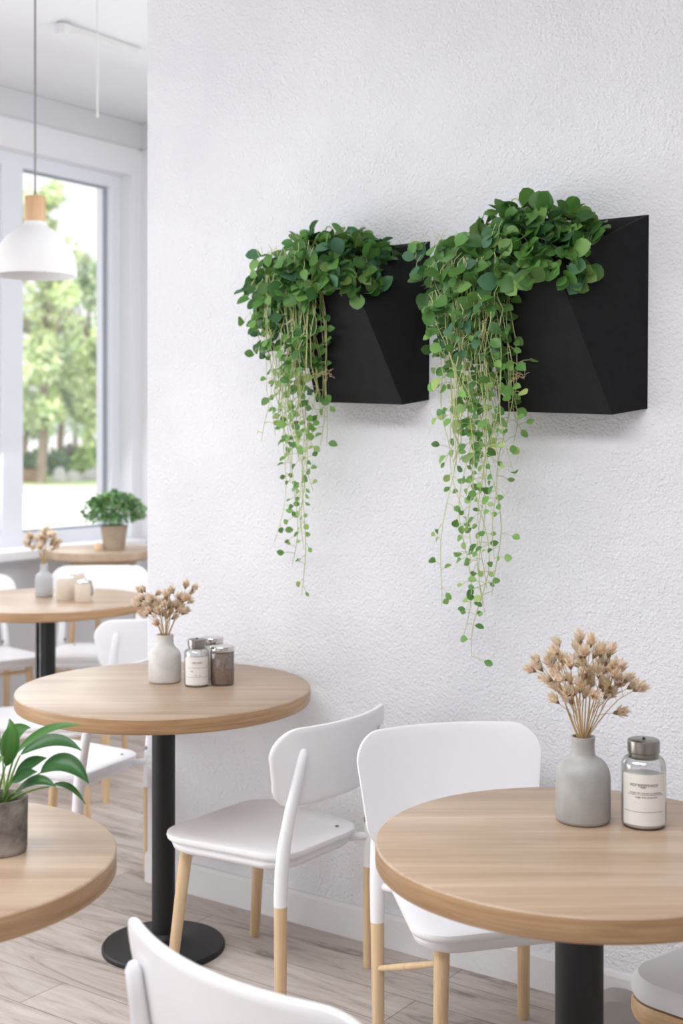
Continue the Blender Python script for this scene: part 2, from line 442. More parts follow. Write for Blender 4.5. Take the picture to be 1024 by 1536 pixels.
# ------------------------------------------------------------------ chairs
SEAT = rrect(.19, .225, .215, .085)
def chair_proto(label, padded=False):
    t = thing('dining_chair', label, 'chair', (0, 0, 0), 0, 'white chairs with wooden legs')
    def fs(x, y, w, s):
        k = max(0, 1-s*s)
        dish = -.010*k if not padded else .012*k
        return Vector((x, y+.012, w + dish*(1 if w > .39 else .6) + .012*max(0, y/.215)**3*0))
    zt = .41
    if not padded:
        bm = bmesh.new()
        slab(bm, SEAT, [(.93, zt-.024), (.97, zt-.022), (.992, zt-.017), (1, zt-.010), (.995, zt-.003), (.975, zt)], fs)
        obj('seat', bm, 'white', t)
        bm = bmesh.new()
        slab(bm, SEAT, [(.80, zt-.052), (.88, zt-.05), (.93, zt-.042), (.945, zt-.032), (.93, zt-.0235)], fs)
        obj('seat_frame', bm, 'white', t)
    else:
        bm = bmesh.new()
        slab(bm, SEAT, [(.95, zt-.012), (.985, zt-.008), (1, zt+.004), (.99, zt+.02), (.95, zt+.032)], fs)
        obj('seat', bm, 'whitecush', t)
        bm = bmesh.new()
        slab(bm, SEAT, [(.94, zt-.052), (.985, zt-.05), (1.0, zt-.04), (1.0, zt-.022), (.985, zt-.0125)], lambda x, y, w, s: Vector((x, y+.012, w)))
        obj('seat_frame', bm, 'rim', t)
    for s in (-1, 1):
        obj('leg', T([(s*.178, .205, 0), (s*.1775, .204, .006), (s*.158, .165, zt-.05), (s*.157, .163, zt-.035)], [.0125, .0145, .0185, .0185], 16), 'leg', t)
        lg = obj('leg', T([(s*.196, -.205, 0), (s*.196, -.205, .006), (s*.198, -.207, .29)], [.013, .0155, .0175], 16), 'leg', t)
        bm = T([(s*.198, -.207, .288), (s*.198, -.207, .31), (s*.198, -.211, .38), (s*.196, -.217, .44), (s*.19, -.234, .54), (s*.180, -.257, .65), (s*.176, -.266, .69), (s*.1755, -.2675, .70)],
               [.0178, .0182, .0185, .018, .0155, .0125, .0115, .006], 16)
        obj('upright', bm, 'white' if not padded else 'leg', t)
        b = obj('bolt', L([(0, -.004), (.0065, -.004), (.0065, .002), (.004, .005), (0, .0055)], 14), 'bolt', t)
        b.location = (s*.176, -.21, .425); b.rotation_euler = (0, -s*PI/2, 0)
        obj('seat_bracket', T([(s*.15, -.17, .375), (s*.192, -.208, .375)], .011, 10), 'white' if not padded else 'rim', t)
    b = obj('seat_screw', L([(0, 0), (.006, 0), (.0055, .002), (0, .003)], 14), 'bolt', t); b.location = (.12, -.15, zt-.0015 if not padded else zt+.033)
    obj('stretcher', T([(-.162, .174, .335), (.162, .174, .335)], .009, 10), 'leg', t)
    # backrest
    obj('backrest', back_mesh(.107, .648), 'white', t)
    return t
def back_mesh(hh, zc):
    out = rrect(.232, .25, hh, .07, 9)
    def fb(x, y, w, s):
        return Vector((x, -.272 + x*x/(2*.47) - .19*(y+zc-.648) + w, zc + y))
    bm = bmesh.new()
    slab(bm, out, [(.97, -.007), (.99, -.0055), (1, -.001), (1, .002), (.99, .006), (.97, .0075)], fb, inner=(.85, .7, .55, .4, .2))
    return bm
proto = chair_proto('white chair turned side-on to the wall between the pole table and another white chair')
def put_chair(o, x, z, fx, fz, sc=(1, 1, 1), label=None):
    X, Y = R(x, z); o.location = (X, Y, 0); o.rotation_euler = (0, 0, facing(fx, fz)); o.scale = sc
    if label: o['label'] = label
    return o
spots = [
    (-.205, 3.655, -.80, .60, (1, 1, 1), None),
    (.335, 3.12, .26, -.97, (1, 1, 1), 'white chair with its back to the wall tucked behind the vase table'),
    (.035, 2.0, .72, .70, (1.1, 1.1, 1.04), 'white chair seen from above its curved backrest, cut off by the bottom edge'),
    (-.945, 4.44, -.90, .44, (1, 1, 1), 'white chair with its seat half hidden under the pole table and behind the leafy plant'),
    (-.905, 5.61, -.52, .86, (1, 1, 1), 'white chair seen from behind just past the dried flowers on the pole table'),
    (-1.215, 6.38, .04, -1, (1.0, 1, 1.11), 'white chair facing out from behind the lamp-lit table, its back below the corner table'),
    (-1.76, 6.42, .6, -.8, (1, 1, 1.04), 'white chair partly cut off by the picture edge, under the window sill'),
    (-1.20, 5.10, .98, .2, (1, 1, 1), 'white chair whose low seat shows between the leafy plant and the pole table'),
]
chairs = []
for i, (x, z, fx, fz, sc, lb) in enumerate(spots):
    o = proto if i == 0 else copy_tree(proto)
    put_chair(o, x, z, fx, fz, sc, lb); chairs.append(o)
bk = [c for c in chairs[1].children if c.name.startswith('backrest')][0]
bm = back_mesh(.142, .616); finish(bm); me = bpy.data.meshes.new('backrest'); bm.to_mesh(me); bm.free(); me.materials.append(M['white']); bk.data = me
# second chair has a side stretcher between its legs
fr = [c for c in chairs[1].children if c.name.startswith('stretcher')][0]; bpy.data.objects.remove(fr)
obj('stretcher', T([(.196, -.205, .17), (.18, .0, .255), (.162, .176, .33)], [.007, .009, .007], 10), 'leg', chairs[1])
cp = chair_proto('wooden chair with a thick white seat pad and pale wooden rim at the lower right', True)
put_chair(cp, .86, 2.58, -.70, -.71, (1, 1, 1.0)); cp['group'] = 'padded chairs'

# grey bag behind the pole
X, Y = R(.625, 2.93)
t = thing('cloth_bag', 'grey cloth bag slumped on the floor behind the black table pole', 'bag', (X, Y, 0), facing(-.3, -.95))
bm = bmesh.new()
out = rrect(.085, .065, .13, .06, 8)
slab(bm, out, [(.9, -.035), (.985, -.02), (1, 0), (.985, .02), (.9, .035)], lambda x, y, w, s: Vector((x, w*(1.3-y*3.2), y+.13)), inner=(.7, .4))
obj('bag_body', bm, 'bagcloth', t)
obj('seam', T([(-.03, -.026, .235), (-.034, -.036, .19), (-.04, -.044, .13), (-.046, -.054, .06)], .0022, 6), 'bagcloth', t)
obj('seam', T([(.06, -.036, .17), (.02, -.041, .15), (-.02, -.046, .11), (-.04, -.049, .085)], .0022, 6), 'bagcloth', t)

# ------------------------------------------------------------------ wall planters with trailing plants
def planter(label, plabel, A, B, C, D, E, F, thick, plant):
    """corner points in room coordinates; A top back right, B fold top, C fold bottom, D bottom back right, E bottom left front, F top left front"""
    xl = F[0]-.012
    G = (xl, WALL, A[2]); Hh = (E[0]-.01, WALL, E[2])
    root = thing('wall_planter', label, 'planter', (A[0], WALL, D[2]), 0, 'black faceted wall planters')
    o = Vector((A[0], WALL, D[2]))
    P = {k: Vector(v)-o for k, v in dict(A=A, B=B, C=C, D=D, E=E, F=F, G=G, H=Hh).items()}
    # inner opening
    ctr = (P['A']+P['B']+P['F']+P['G'])/4
    bm = bmesh.new()
    v = {k: bm.verts.new(p) for k, p in P.items()}
    ti = {'A': Vector((-.03, -.012, -.012)), 'B': Vector((-.008, .018, 0)), 'F': Vector((.016, .018, 0)), 'G': Vector((.016, -.012, 0))}
    iv = {k: bm.verts.new(P[k]+d) for k, d in ti.items()}
    iz = P['B'].z-.09
    lv = {k: bm.verts.new(Vector(((P[k]+ti[k]).x, (P[k]+ti[k]).y*(.85 if k in 'BF' else 1), iz))) for k in ti}
    lv['A'].co.x = iv['A'].co.x-.05
    for q in ('FBCE', 'GFEH', 'ECDH', 'ADHG'): bm.faces.new([v[k] for k in q])
    bm.faces.new([v[k] for k in 'BAC']); bm.faces.new([v[k] for k in 'ADC'])
    for a, b in ('AB', 'BF', 'FG', 'GA'):
        bm.faces.new((v[a], v[b], iv[b], iv[a])); bm.faces.new((iv[a], iv[b], lv[b], lv[a]))
    bm.faces.new([lv[k] for k in 'ABFG'])
    obj('planter_body', bm, 'planter', root, smooth=False)
    bm = bmesh.new(); sz = P['B'].z-.03
    sv = [bm.verts.new((lv_, y, z)) for lv_, y, z in (((P['A']+ti['A']).x-.03, -.014, sz+.0), ((P['B']+ti['B']).x, P['B'].y*.88, sz), ((P['F']+ti['F']).x+.002, P['F'].y*.88, sz), ((P['G']+ti['G']).x+.002, -.014, sz))]
    top = bm.faces.new(sv)
    r = bmesh.ops.extrude_face_region(bm, geom=[top]); bmesh.ops.translate(bm, verts=[e for e in r['geom'] if isinstance(e, bmesh.types.BMVert)], vec=(0, 0, .012))
    obj('soil', bm, 'soil', root, smooth=False)
    # ---- plant
    W = P['B'].x-P['F'].x
    rim = P['B'].z; fx_, bx_, ax_ = P['F'].x, P['B'].x, P['A'].x
    rng = random.Random(plant['seed'])
    pl = thing('trailing_plant', plabel, 'plant', (A[0], WALL, D[2]), 0, 'trailing plants in the wall planters')
    DK, MD, LT_, YL = (.055, .150, .036), (.105, .250, .058), (.20, .385, .10), (.33, .48, .16)
    OL = (.16, .27, .07)
    BL = (.085, .20, .10)
    bm, lay = leafbm()
    sm, rm = bmesh.new(), None
    tops = plant['tops']
    def topz(x):
        for (x0, z0), (x1, z1) in zip(tops, tops[1:]):
            if x0 <= x <= x1: return z0+(z1-z0)*(x-x0)/(x1-x0)
        return tops[0][1] if x < tops[0][0] else tops[-1][1]
    x0, x1 = tops[0][0], tops[-1][0]
    def depth(x):
        if x < fx_: return .21*max(.3, 1-(fx_-x)/.3)
        if x < bx_-.03: return .215
        return max(.05, .215-(x-bx_+.03)/(ax_-bx_+.03)*.185)
    n = plant['n']
    for i in range(n):
        x = rng.uniform(x0, x1); tz = topz(x); dp = depth(x)
        lowz = rim-.04 if x > fx_ else rim-.09
        ph = rng.uniform(.02, .98)*PI*.62      # 0 = front low, rising over the top toward the wall
        ph = rng.uniform(-.15, 1.9)
        k = rng.uniform(.72, 1.02)
        cy = -dp*.5; ry = dp*.5+.035; rz_ = max(.03, tz-lowz)
        p = Vector((x, cy-ry*math.cos(ph)*k, lowz+rz_*max(-.05, math.sin(ph))*k))
        p.y = min(p.y, -.02)
        outn = Vector(((x-(fx_+.12))*1.0, -math.cos(ph), math.sin(ph)+.15)).normalized()
        d = (Vector((rng.uniform(-1, 1), rng.uniform(-1, .5), rng.uniform(-.7, .8)))+outn*.35).normalized()
        nr = (outn + Vector((rng.uniform(-.7, .7), rng.uniform(-.9, .3), rng.uniform(-.5, .7)))).normalized()
        ln = rng.uniform(.036, .062)*plant['ls']
        c = rng.choice((DK, MD, MD, MD, BL, LT_, OL))
        leaf(bm, lay, p, d, nr, ln, ln*rng.uniform(.72, .95), jit(c, .25), fold=rng.uniform(.1, .45), curl=rng.uniform(-.1, .45))
        if rng.random() < .45:
            q = p-outn*rng.uniform(.02, .04)-d*.012
            tube(sm, [q, (q+p)/2+Vector((0, -.004, .006)), p], .0011, 4, False)
    obj('crown_leaves', bm, 'leaf', pl, recalc=False)
    # curls above the crown
    for cx, hgt, lean in plant['curls']:
        b0 = Vector((cx, -.11, topz(cx)-.02))
        pts = [b0+Vector((lean*(1-math.cos(a))*.5, -.01*math.sin(a), hgt*math.sin(a))) for a in [k*PI/8*1.1 for k in range(9)]]
        tube(sm, pts, [.0022]*7+[.0028, .001], 5, False)
    # hanging strands
    bm, lay = leafbm()
    def strand(xs, ys, z0, zl, xe, dens, leafy=1.0):
        npt = max(6, int(zl/.045)); pts = []
        w1, w2 = rng.uniform(0, 6), rng.uniform(0, 6)
        amp = rng.uniform(.008, .026)
        for k in range(npt+1):
            t = k/npt; zz = z0-zl*t
            x = xs+(xe-xs)*(t**1.15)+amp*math.sin(w1+t*zl*14)*min(1, t*4)
            y = ys+amp*.8*math.sin(w2+t*zl*11)*min(1, t*4)
            # stay in front of planter front face
            if zz > 0 and x > fx_-.02: 
                face = P['E'].y+(P['F'].y-P['E'].y)*max(0, min(1, zz/rim))
                y = min(y, face-.012)
            y = min(y, -.018)
            pts.append(Vector((x, y, zz)))
        # arching start over the rim
        pts = [pts[0]+Vector((rng.uniform(.02, .06), .05, -.005)), pts[0]+Vector((rng.uniform(.01, .03), .022, .012))]+pts
        tube(sm, pts, [rng.uniform(.0009, .0015)]*(len(pts)-2)+[.0011, .0008], 5, False)
        m = int(zl*dens)
        for j in range(m):
            t = (j+rng.random())/m
            f = t*(len(pts)-1); a = min(int(f), len(pts)-2); p = pts[a].lerp(pts[a+1], f-a)
            below = max(0., (rim-p.z))       # metres under the rim
            s = max(.60, 1.05-below*.75)
            ln = rng.uniform(.026, .044)*s*plant['ls']*leafy
            side = rng.choice((-1, 1))
            d = Vector((side*rng.uniform(.3, 1), rng.uniform(-.9, .25), rng.uniform(-.9, .35))).normalized()
            off = rng.uniform(.004, .02+.012*(below > .25))
            q = p+d*off*1.2
            if q.y > -.012: q.y = -.012
            tube(sm, [p, (p+q)/2+Vector((0, 0, .003)), q], [.0010, .0009, .0008], 4, False)
            nr = Vector((rng.uniform(-.6, .6), -1, rng.uniform(-.2, .9)))
            c = rng.choice((MD, MD, LT_, DK) if below < .25 else (MD, LT_, LT_, MD, YL))
            leaf(bm, lay, q, d, nr, ln, ln*rng.uniform(.62, .9), jit(c, .25), fold=rng.uniform(.1, .55), curl=rng.uniform(0, .5))
    for (xs, xe, zl, ys) in plant['long']:
        strand(xs, xe=xe, ys=ys, z0=rim+.01, zl=zl, dens=30)
    for i in range(plant['strands']):
        u = rng.random()
        xs = plant['sx0']+(plant['sx1']-plant['sx0'])*u
        xe = xs+(plant['sc']-xs)*rng.uniform(.1, .5)
        zl = rng.choice((rng.uniform(.16, .34), rng.uniform(.25, .5), rng.uniform(.4, .62)))*plant['hs']*(1-.35*abs(u-.5))
        ys = -rng.uniform(.05, .245)
        strand(xs, ys, rim+rng.uniform(-.03, .03)-(.05 if u < .25 else 0), zl, xe, rng.uniform(18, 34))
    for i in range(plant['shoulder']):
        u = rng.random(); xs = plant['sx0']-.01+(plant['sx1']-plant['sx0'])*u
        dn = rng.random()**1.4*.32-.06
        p = Vector((xs+(plant['sc']-xs)*dn*.8, -rng.uniform(.10, .27), rim+.02-dn))
        d = Vector((rng.uniform(-1, 1), rng.uniform(-.8, 0), rng.uniform(-1, .4))).normalized()
        nr = Vector((rng.uniform(-.7, .7), -1, rng.uniform(-.1, 1)))
        ln = rng.uniform(.034, .056)*plant['ls']*(1-max(0, dn)*1.3)
        leaf(bm, lay, p, d, nr, ln, ln*rng.uniform(.68, .92), jit(rng.choice((DK, MD, MD, BL, LT_)), .25), fold=rng.uniform(.1, .5), curl=rng.uniform(0, .4))
        tube(sm, [p+Vector((rng.uniform(-.02, .02), .01, .03)), p+Vector((0, .004, .012)), p], .001, 4, False)
    obj('hanging_leaves', bm, 'leaf', pl, recalc=False)
    # bare pale runner stems
    for i in range(plant['bare']):
        u = rng.random(); xs = plant['sx0']+.03+(plant['sx1']-plant['sx0']-.03)*u
        zl = rng.uniform(.2, .55)*plant['hs']
        pts = []; w = rng.uniform(0, 6)
        for k in range(12):
            t = k/11; x = xs+(plant['sc']-xs)*.3*t+.012*math.sin(w+7*t); zz = rim+.02-zl*t
            y = -.24+.05*rng.random()*t
            pts.append(Vector((x, min(y, -.02), zz)))
        tube(sm, pts, rng.uniform(.0009, .0014), 4, False)
    obj('stems', sm, 'vine', pl)
    # dry root tuft
    bm = bmesh.new(); c = Vector(plant['tuft'])
    for i in range(11):
        a = c+Vector((rng.uniform(-.02, .02), rng.uniform(-.008, .008), rng.uniform(-.012, .012)))
        pts = [a]; d = rdir()*.012
        for k in range(5):
            d = (d+rdir()*.010).normalized()*.007; d.y *= .3; a = a+d; pts.append(a)
        tube(bm, pts, .0007, 4, False)
    obj('root_tuft', bm, 'root', pl)

def K(px, y, Y):
    """point on the vertical plane room-Y seen along image position (px, y)"""
    k = (px-512)/1950; z = Y/(CT+ST*k); a, b = R(k*z, z)
    return (a, Y, CH+(650-y)*z/1950)
PT, PB = .20, .10
def tops(A, D, lst, Y):
    return [(K(px, y, Y)[0]-A[0], K(px, y, Y)[2]-D[2]) for px, y in lst]
A = K(973, 322, WALL); D = K(966, 613, WALL); D = (A[0]-.004, WALL, D[2])
B = K(830, 391, WALL-PT); C = K(918, 622, WALL-PB); E = K(748, 612, WALL-PB); F = K(728, 398, WALL-PT)
F = (F[0], F[1], B[2]-.002); E = (E[0], E[1], C[2]+.012)
def lx(px, A_, Y=WALL-.14): return K(px, 500, Y)[0]-A_[0]
planter('larger black faceted planter, mounted on the wall above the vase table', 'trailing green plant spilling from the larger black wall planter',
        A, B, C, D, E, F, .015, dict(seed=5, n=520, ls=1.0, strands=44, hs=1.0, bare=24, shoulder=230,
        tops=tops(A, D, [(648, 412), (665, 392), (690, 368), (720, 340), (760, 318), (800, 311), (850, 318), (893, 338)], WALL-.1),
        sx0=lx(656, A), sx1=lx(786, A), sc=lx(728, A),
        curls=[(lx(738, A), .035, -.03), (lx(755, A), .05, .045)],
        long=[(lx(720, A), lx(720, A), 1.05, -.14), (lx(712, A), lx(700, A), 1.0, -.16), (lx(730, A), lx(735, A), .9, -.18), (lx(700, A), lx(650, A), .93, -.12), (lx(740, A), lx(765, A), .78, -.2),
              (lx(708, A), lx(715, A), .95, -.1), (lx(735, A), lx(742, A), .86, -.2), (lx(695, A), lx(694, A), .8, -.15), (lx(725, A), lx(722, A), .7, -.2), (lx(750, A), lx(785, A), .56, -.2), (lx(742, A), lx(752, A), .88, -.17)],
        tuft=(lx(772, A, WALL-.2), -.20, K(772, 562, WALL-.2)[2]-D[2])))
A = K(645, 362, WALL); D = K(643, 600, WALL); D = (A[0]-.004, WALL, D[2])
B = K(527, 415, WALL-PT); C = K(604, 607, WALL-PB); E = K(474, 600, WALL-PB); F = K(436, 420, WALL-PT)
F = (F[0], F[1], B[2]-.002); E = (E[0], E[1], C[2]+.012)
planter('smaller black faceted planter, mounted on the wall above the pole table', 'trailing green plant spilling from the smaller black wall planter',
        A, B, C, D, E, F, .015, dict(seed=9, n=460, ls=.94, strands=36, hs=.9, bare=20, shoulder=180,
        tops=tops(A, D, [(388, 420), (402, 402), (425, 380), (455, 362), (490, 354), (530, 353), (560, 362), (582, 376)], WALL-.1),
        sx0=lx(398, A), sx1=lx(506, A), sc=lx(455, A),
        curls=[(lx(462, A), .03, -.025), (lx(478, A), .045, .04)],
        long=[(lx(455, A), lx(455, A), .93, -.14), (lx(448, A), lx(442, A), .84, -.15), (lx(440, A), lx(408, A), .78, -.12), (lx(460, A), lx(470, A), .74, -.18), (lx(452, A), lx(450, A), .8, -.12), (lx(470, A), lx(485, A), .62, -.18), (lx(438, A), lx(432, A), .6, -.15), (lx(463, A), lx(462, A), .7, -.2)],
        tuft=(lx(488, A, WALL-.2), -.20, K(488, 560, WALL-.2)[2]-D[2])))

# ------------------------------------------------------------------ vases, dried stems, jars
def on_table(px, z): return R((px-512)/1950*z, z)
def vase(label, mat, X, Y, z, r, h, neck, shoulder):
    n = neck
    prof = [(0, 0), (r*.86, 0), (r*.95, h*.012), (r, h*.05), (r, h*.30), (r*.995, h*shoulder*.9), (r*.96, h*(shoulder+.0)), (r*.86, h*(shoulder+.075)), (r*.7, h*(shoulder+.125)),
            (n*1.12, h*(shoulder+.165)), (n, h*(shoulder+.21)), (n*.985, h*.93), (n*1.03, h*.985), (n*1.02, h), (n*.88, h), (n*.82, h*.96), (n*.82, h*.75), (r*.7, h*.5), (r*.7, h*.04), (0, h*.04)]
    o = obj('vase', L(prof, 48), mat, None, angle=60); o.location = (X, Y, z)
    return tag(o, label, 'vase')
def head_mesh(seed, s=1.0):
    rg = random.Random(seed); bm, lay = leafbm()
    for ring, (k, sp, ln) in enumerate(((6, .12, .030), (8, .36, .029), (7, .66, .022))):
        for i in range(k):
            a = 2*PI*i/k+ring*.4+rg.uniform(-.25, .25)
            d = Vector((math.cos(a)*sp, math.sin(a)*sp, 1)).normalized()
            nr = Vector((math.cos(a), math.sin(a), -.3))
            c = [(.88, .76, .60), (.93, .83, .68), (.78, .64, .47)][rg.randrange(3)]
            leaf(bm, lay, Vector((0, 0, 0)), d, nr, ln*s*rg.uniform(.75, 1.1), .0078*s*rg.uniform(.8, 1.2), jit(c, .08), fold=.25, curl=-.15*sp, prof=LANCE)
    # brown calyx at the foot of the head
    rr_ = [(.0012, -.003), (.0042, .002), (.0048, .006), (.0030, .011)]
    rs = [[bm.verts.new((a*math.cos(2*PI*i/7), a*math.sin(2*PI*i/7), z)) for i in range(7)] for a, z in rr_]
    for A_, B_ in zip(rs, rs[1:]):
        for i in range(7):
            f = bm.faces.new((A_[i], A_[(i+1) % 7], B_[(i+1) % 7], B_[i])); f.smooth = True
            for lp in f.loops: lp[lay] = (.42, .29, .17, 1)
    me = bpy.data.meshes.new('flower_head'); bm.to_mesh(me); bm.free(); me.materials.append(M['husk']); return me
HEADS = [head_mesh(k) for k in range(4)]
def bunch(label, X, Y, z0, neck, spread, hmin, hmax, n, s, seed, group, branches=(3, 5)):
    """n dried stems rising out of a vase mouth at (X,Y,z0); each stem is a thing with its flower heads"""
    rg = random.Random(seed)
    for i in range(n):
        a = 2*PI*(i*.618+rg.uniform(-.05, .05)); k = math.sqrt((i+.5)/n)
        r0 = neck*.55*k
        # spread wider along the picture's left-right than in depth
        ux, uy = R(math.cos(a), .7*math.sin(a))
        hgt = rg.uniform(hmin, hmax)*(1-.12*k); sp = spread*k*rg.uniform(.8, 1.1)
        st = thing('dried_stem', label, 'dried flower', (X, Y, z0), 0, group)
        base = Vector((ux*r0*.3, uy*r0*.3, -.05)); rim = Vector((ux*r0, uy*r0, 0))
        top = Vector((ux*sp, uy*sp, hgt))
        pts = [base, rim]
        for t in (.25, .5, .75, 1):
            q = rim.lerp(top, t); bow = math.sin(t*PI)*.25
            pts.append(Vector((q.x*(1-bow*.5)+rg.uniform(-.003, .003), q.y*(1-bow*.5)+rg.uniform(-.003, .003), q.z+bow*.03)))
        bm = bmesh.new(); tube(bm, pts, [.0013*s]*3+[.0011*s, .0009*s, .0007*s], 5, False)
        spots_ = [(pts[-1], (pts[-1]-pts[-2]).normalized())]
        for b in range(rg.randint(*branches)-1):
            t = rg.uniform(.3, .95); f = 1+t*(len(pts)-2); q0 = pts[int(f)].lerp(pts[min(int(f)+1, len(pts)-1)], f-int(f))
            dd = (Vector((ux, uy, 0))*rg.uniform(-.2, .9)+rdir()*.55+Vector((0, 0, .6))).normalized()
            q1 = q0+dd*rg.uniform(.022, .05)*s
            tube(bm, [q0, q0.lerp(q1, .5)+Vector((0, 0, .002)), q1], .0007*s, 4, False)
            spots_.append((q1, dd))
        obj('stalk', bm, 'stalk', st)
        for q, d in spots_:
            hd = bpy.data.objects.new('flower_head', HEADS[rg.randrange(4)]); COL.objects.link(hd); hd.parent = st
            hd.location = q; hd.rotation_mode = 'QUATERNION'; hd.rotation_quaternion = d.to_track_quat('Z', 'Y')
            f = s*rg.uniform(.8, 1.12); hd.scale = (f, f, f)
X, Y = on_table(874, 2.52)
vase('grey ceramic bottle vase on the table with the single labelled jar', 'vase_dark', X, Y, H, .053, .163, .0228, .60)
bunch('dried beige flower stem standing in the grey vase beside the single labelled jar', X, Y, H+.163, .021, .104, .085, .180, 19, 1.0, 8, 'dried stems in the grey vase')
VM = on_table(247, 3.86)
vase('pale ceramic bottle vase on the pole table beside three small jars', 'vase_pale', VM[0], VM[1], MH, .0485, .140, .026, .60)
bunch('dried beige flower stem in the pale vase on the pole table', VM[0], VM[1], MH+.140, .024, .086, .072, .158, 15, .98, 4, 'dried stems in the pale vase')
VF = on_table(66, 5.98)
vase('slender cool grey vase on the table under the pendant lamp', 'vase_blue', VF[0], VF[1], H, .041, .150, .017, .58)
bunch('dried beige flower stem in the slender vase under the pendant lamp', VF[0], VF[1], H+.150, .015, .062, .08, .145, 10, 1.25, 6, 'dried stems in the slender vase', (3, 4))

def text_strip(body, size, radius, z, parent, name='lettering', a0=0, thick=.0003):
    cu = bpy.data.curves.new(name, 'FONT'); cu.body = body; cu.size = size; cu.align_x = 'CENTER'; cu.align_y = 'CENTER'
    tmp = bpy.data.objects.new(name, cu); COL.objects.link(tmp)
    dg = bpy.context.evaluated_depsgraph_get(); dg.update()
    me = bpy.data.meshes.new_from_object(tmp.evaluated_get(dg))
    bpy.data.objects.remove(tmp); bpy.data.curves.remove(cu)
    bm = bmesh.new(); bm.from_mesh(me); bpy.data.meshes.remove(me)
    for v in bm.verts:
        a = a0+v.co.x/radius
        v.co = Vector((radius*math.sin(a), -radius*math.cos(a), z+v.co.y))
    return obj(name, bm, 'ink', parent, smooth=False)
def wrap(bm, r, z0, z1, a0, a1, n=28):
    A = [bm.verts.new((r*math.sin(a0+(a1-a0)*i/n), -r*math.cos(a0+(a1-a0)*i/n), z0)) for i in range(n+1)]
    B = [bm.verts.new((v.co.x, v.co.y, z1)) for v in A]
    for i in range(n): bm.faces.new((A[i], A[i+1], B[i+1], B[i]))
def labelled_jar(label, X, Y, z, r, h, rot, lines, title):
    t = thing('storage_jar', label, 'jar', (X, Y, z), rot)
    lr = r*.70; bh = h*.80
    obj('glass_body', L([(0, 0), (r*.9, 0), (r*.98, h*.02), (r, h*.05), (r, bh*.86), (r*.97, bh*.92), (r*.86, bh*.98), (lr*.96, bh*1.02), (lr*.94, bh*1.06)], 48), 'jarglass', t)
    obj('contents', L([(0, .004), (r*.9, .004), (r*.94, .01), (r*.94, bh*.72), (r*.9, bh*.735), (0, bh*.74)], 40), 'sugar', t)
    bm = bmesh.new(); wrap(bm, r*1.012, h*.06, bh*.80, -1.05, 1.15); obj('paper_label', bm, 'paper', t, recalc=True)
    obj('lid', L([(lr*.9, bh*.985), (lr*.98, bh*.985), (lr*.98, bh*1.06), (lr*1.03, bh*1.07), (lr*1.03, h*.975), (lr*1.0, h*.99), (lr*.95, h*.995), (0, h)], 48), 'steel', t)
    obj('lid_knob', L([(0, h*.995), (.0035, h*.995), (.003, h*1.01), (.0018, h*1.02), (0, h*1.02)], 12), 'black', t)
    rr = r*1.02
    text_strip(title, r*.27, rr, bh*.66, t, a0=.03)
    for zz, s, tx, a in lines: text_strip(tx, r*s, rr, bh*zz, t, a0=a)
    bm = bmesh.new()
    for zz, a0, a1 in ((.515, -.75, .95), (.27, -.95, .95)): wrap(bm, rr, bh*zz, bh*zz+.0006, a0, a1)
    obj('label_rule', bm, 'ink', t)
    return t
toC = lambda X, Y: math.atan2(-X, Y)   # turns a local -Y face toward the eye point at the origin
X, Y = on_table(965, 2.49)
labelled_jar('glass jar with a printed paper label and steel screw lid, beside the grey vase', X, Y, H, .0425, .165, toC(X, Y),
             [(.545, .12, 'vorgan ter nonmicro retteman', .1), (.485, .12, 'megh drav annmonm', .12), (.40, .12, ".  '  .", -.35), (.31, .12, "'     '", .15)], 'voreggmeor')
X, Y = on_table(295, 3.80)
labelled_jar('glass jar with a ruled white label and tall steel screw lid, beside the pale vase', X, Y, MH, .036, .137, toC(X, Y),
             [(.43, .2, "ver   .", -.3), (.33, .24, "n . ,x", .1)], 'remedo')
def spice_jar(label, X, Y, z, r, h, body, lid, flat=True):
    t = thing('storage_jar', label, 'jar', (X, Y, z), 0)
    obj('glass_body', L([(0, 0), (r*.94, 0), (r, h*.03), (r, h*.86), (r*.97, h*.875)], 40), 'jarglass', t)
    obj('contents', L([(0, h*.05), (r*.93, h*.05), (r*.945, h*.07), (r*.945, h*.83), (0, h*.835)], 40), body, t)
    obj('lid', L([(0, h*.86), (r*.985, h*.86), (r*1.0, h*.875), (r*1.0, h*.975), (r*.96, h*.995), (0, h)], 40), lid, t)
X, Y = on_table(333, 3.82); spice_jar('round glass jar of brown spice with a flat chrome lid, on the pole table', X, Y, MH, .0358, .113, 'spice', 'chrome')
X, Y = on_table(318, 3.925); spice_jar('glass jar mostly hidden behind the brown spice jar, its flat chrome lid showing', X, Y, MH, .034, .122, 'sugar', 'chrome')
# far table canisters
def canister(label, X, Y, r, h, clasp=False):
    t = thing('canister', label, 'jar', (X, Y, H), 0)
    obj('canister_body', L([(0, 0), (r*.95, 0), (r, h*.04), (r, h*.74), (r*.97, h*.8), (r*.85, h*.83), (0, h*.83)], 36), 'cream', t)
    obj('lid', L([(0, h*.825), (r*.88, h*.825), (r*.9, h*.85), (r*.88, h*.9), (r*.4, h*.94), (r*.3, h*.95), (r*.3, h*.99), (r*.2, h), (0, h)], 36), 'creamlid' if not clasp else 'chrome', t)
    if clasp:
        c = RV(.9, -.4, 0).normalized()
        obj('clasp', T([c*r+Vector((0, 0, h*.3)), c*(r+.006)+Vector((0, 0, h*.36)), c*(r+.004)+Vector((0, 0, h*.6)), c*r*.9+Vector((0, 0, h*.85))], .0035, 8), 'steel', t)
X, Y = on_table(99, 5.88); canister('wide cream canister with a knobbed lid next to the slender vase', X, Y, .043, .110)
X, Y = on_table(126, 5.80); canister('small cream canister with a metal clasp on the table under the pendant lamp', X, Y, .039, .100, True)
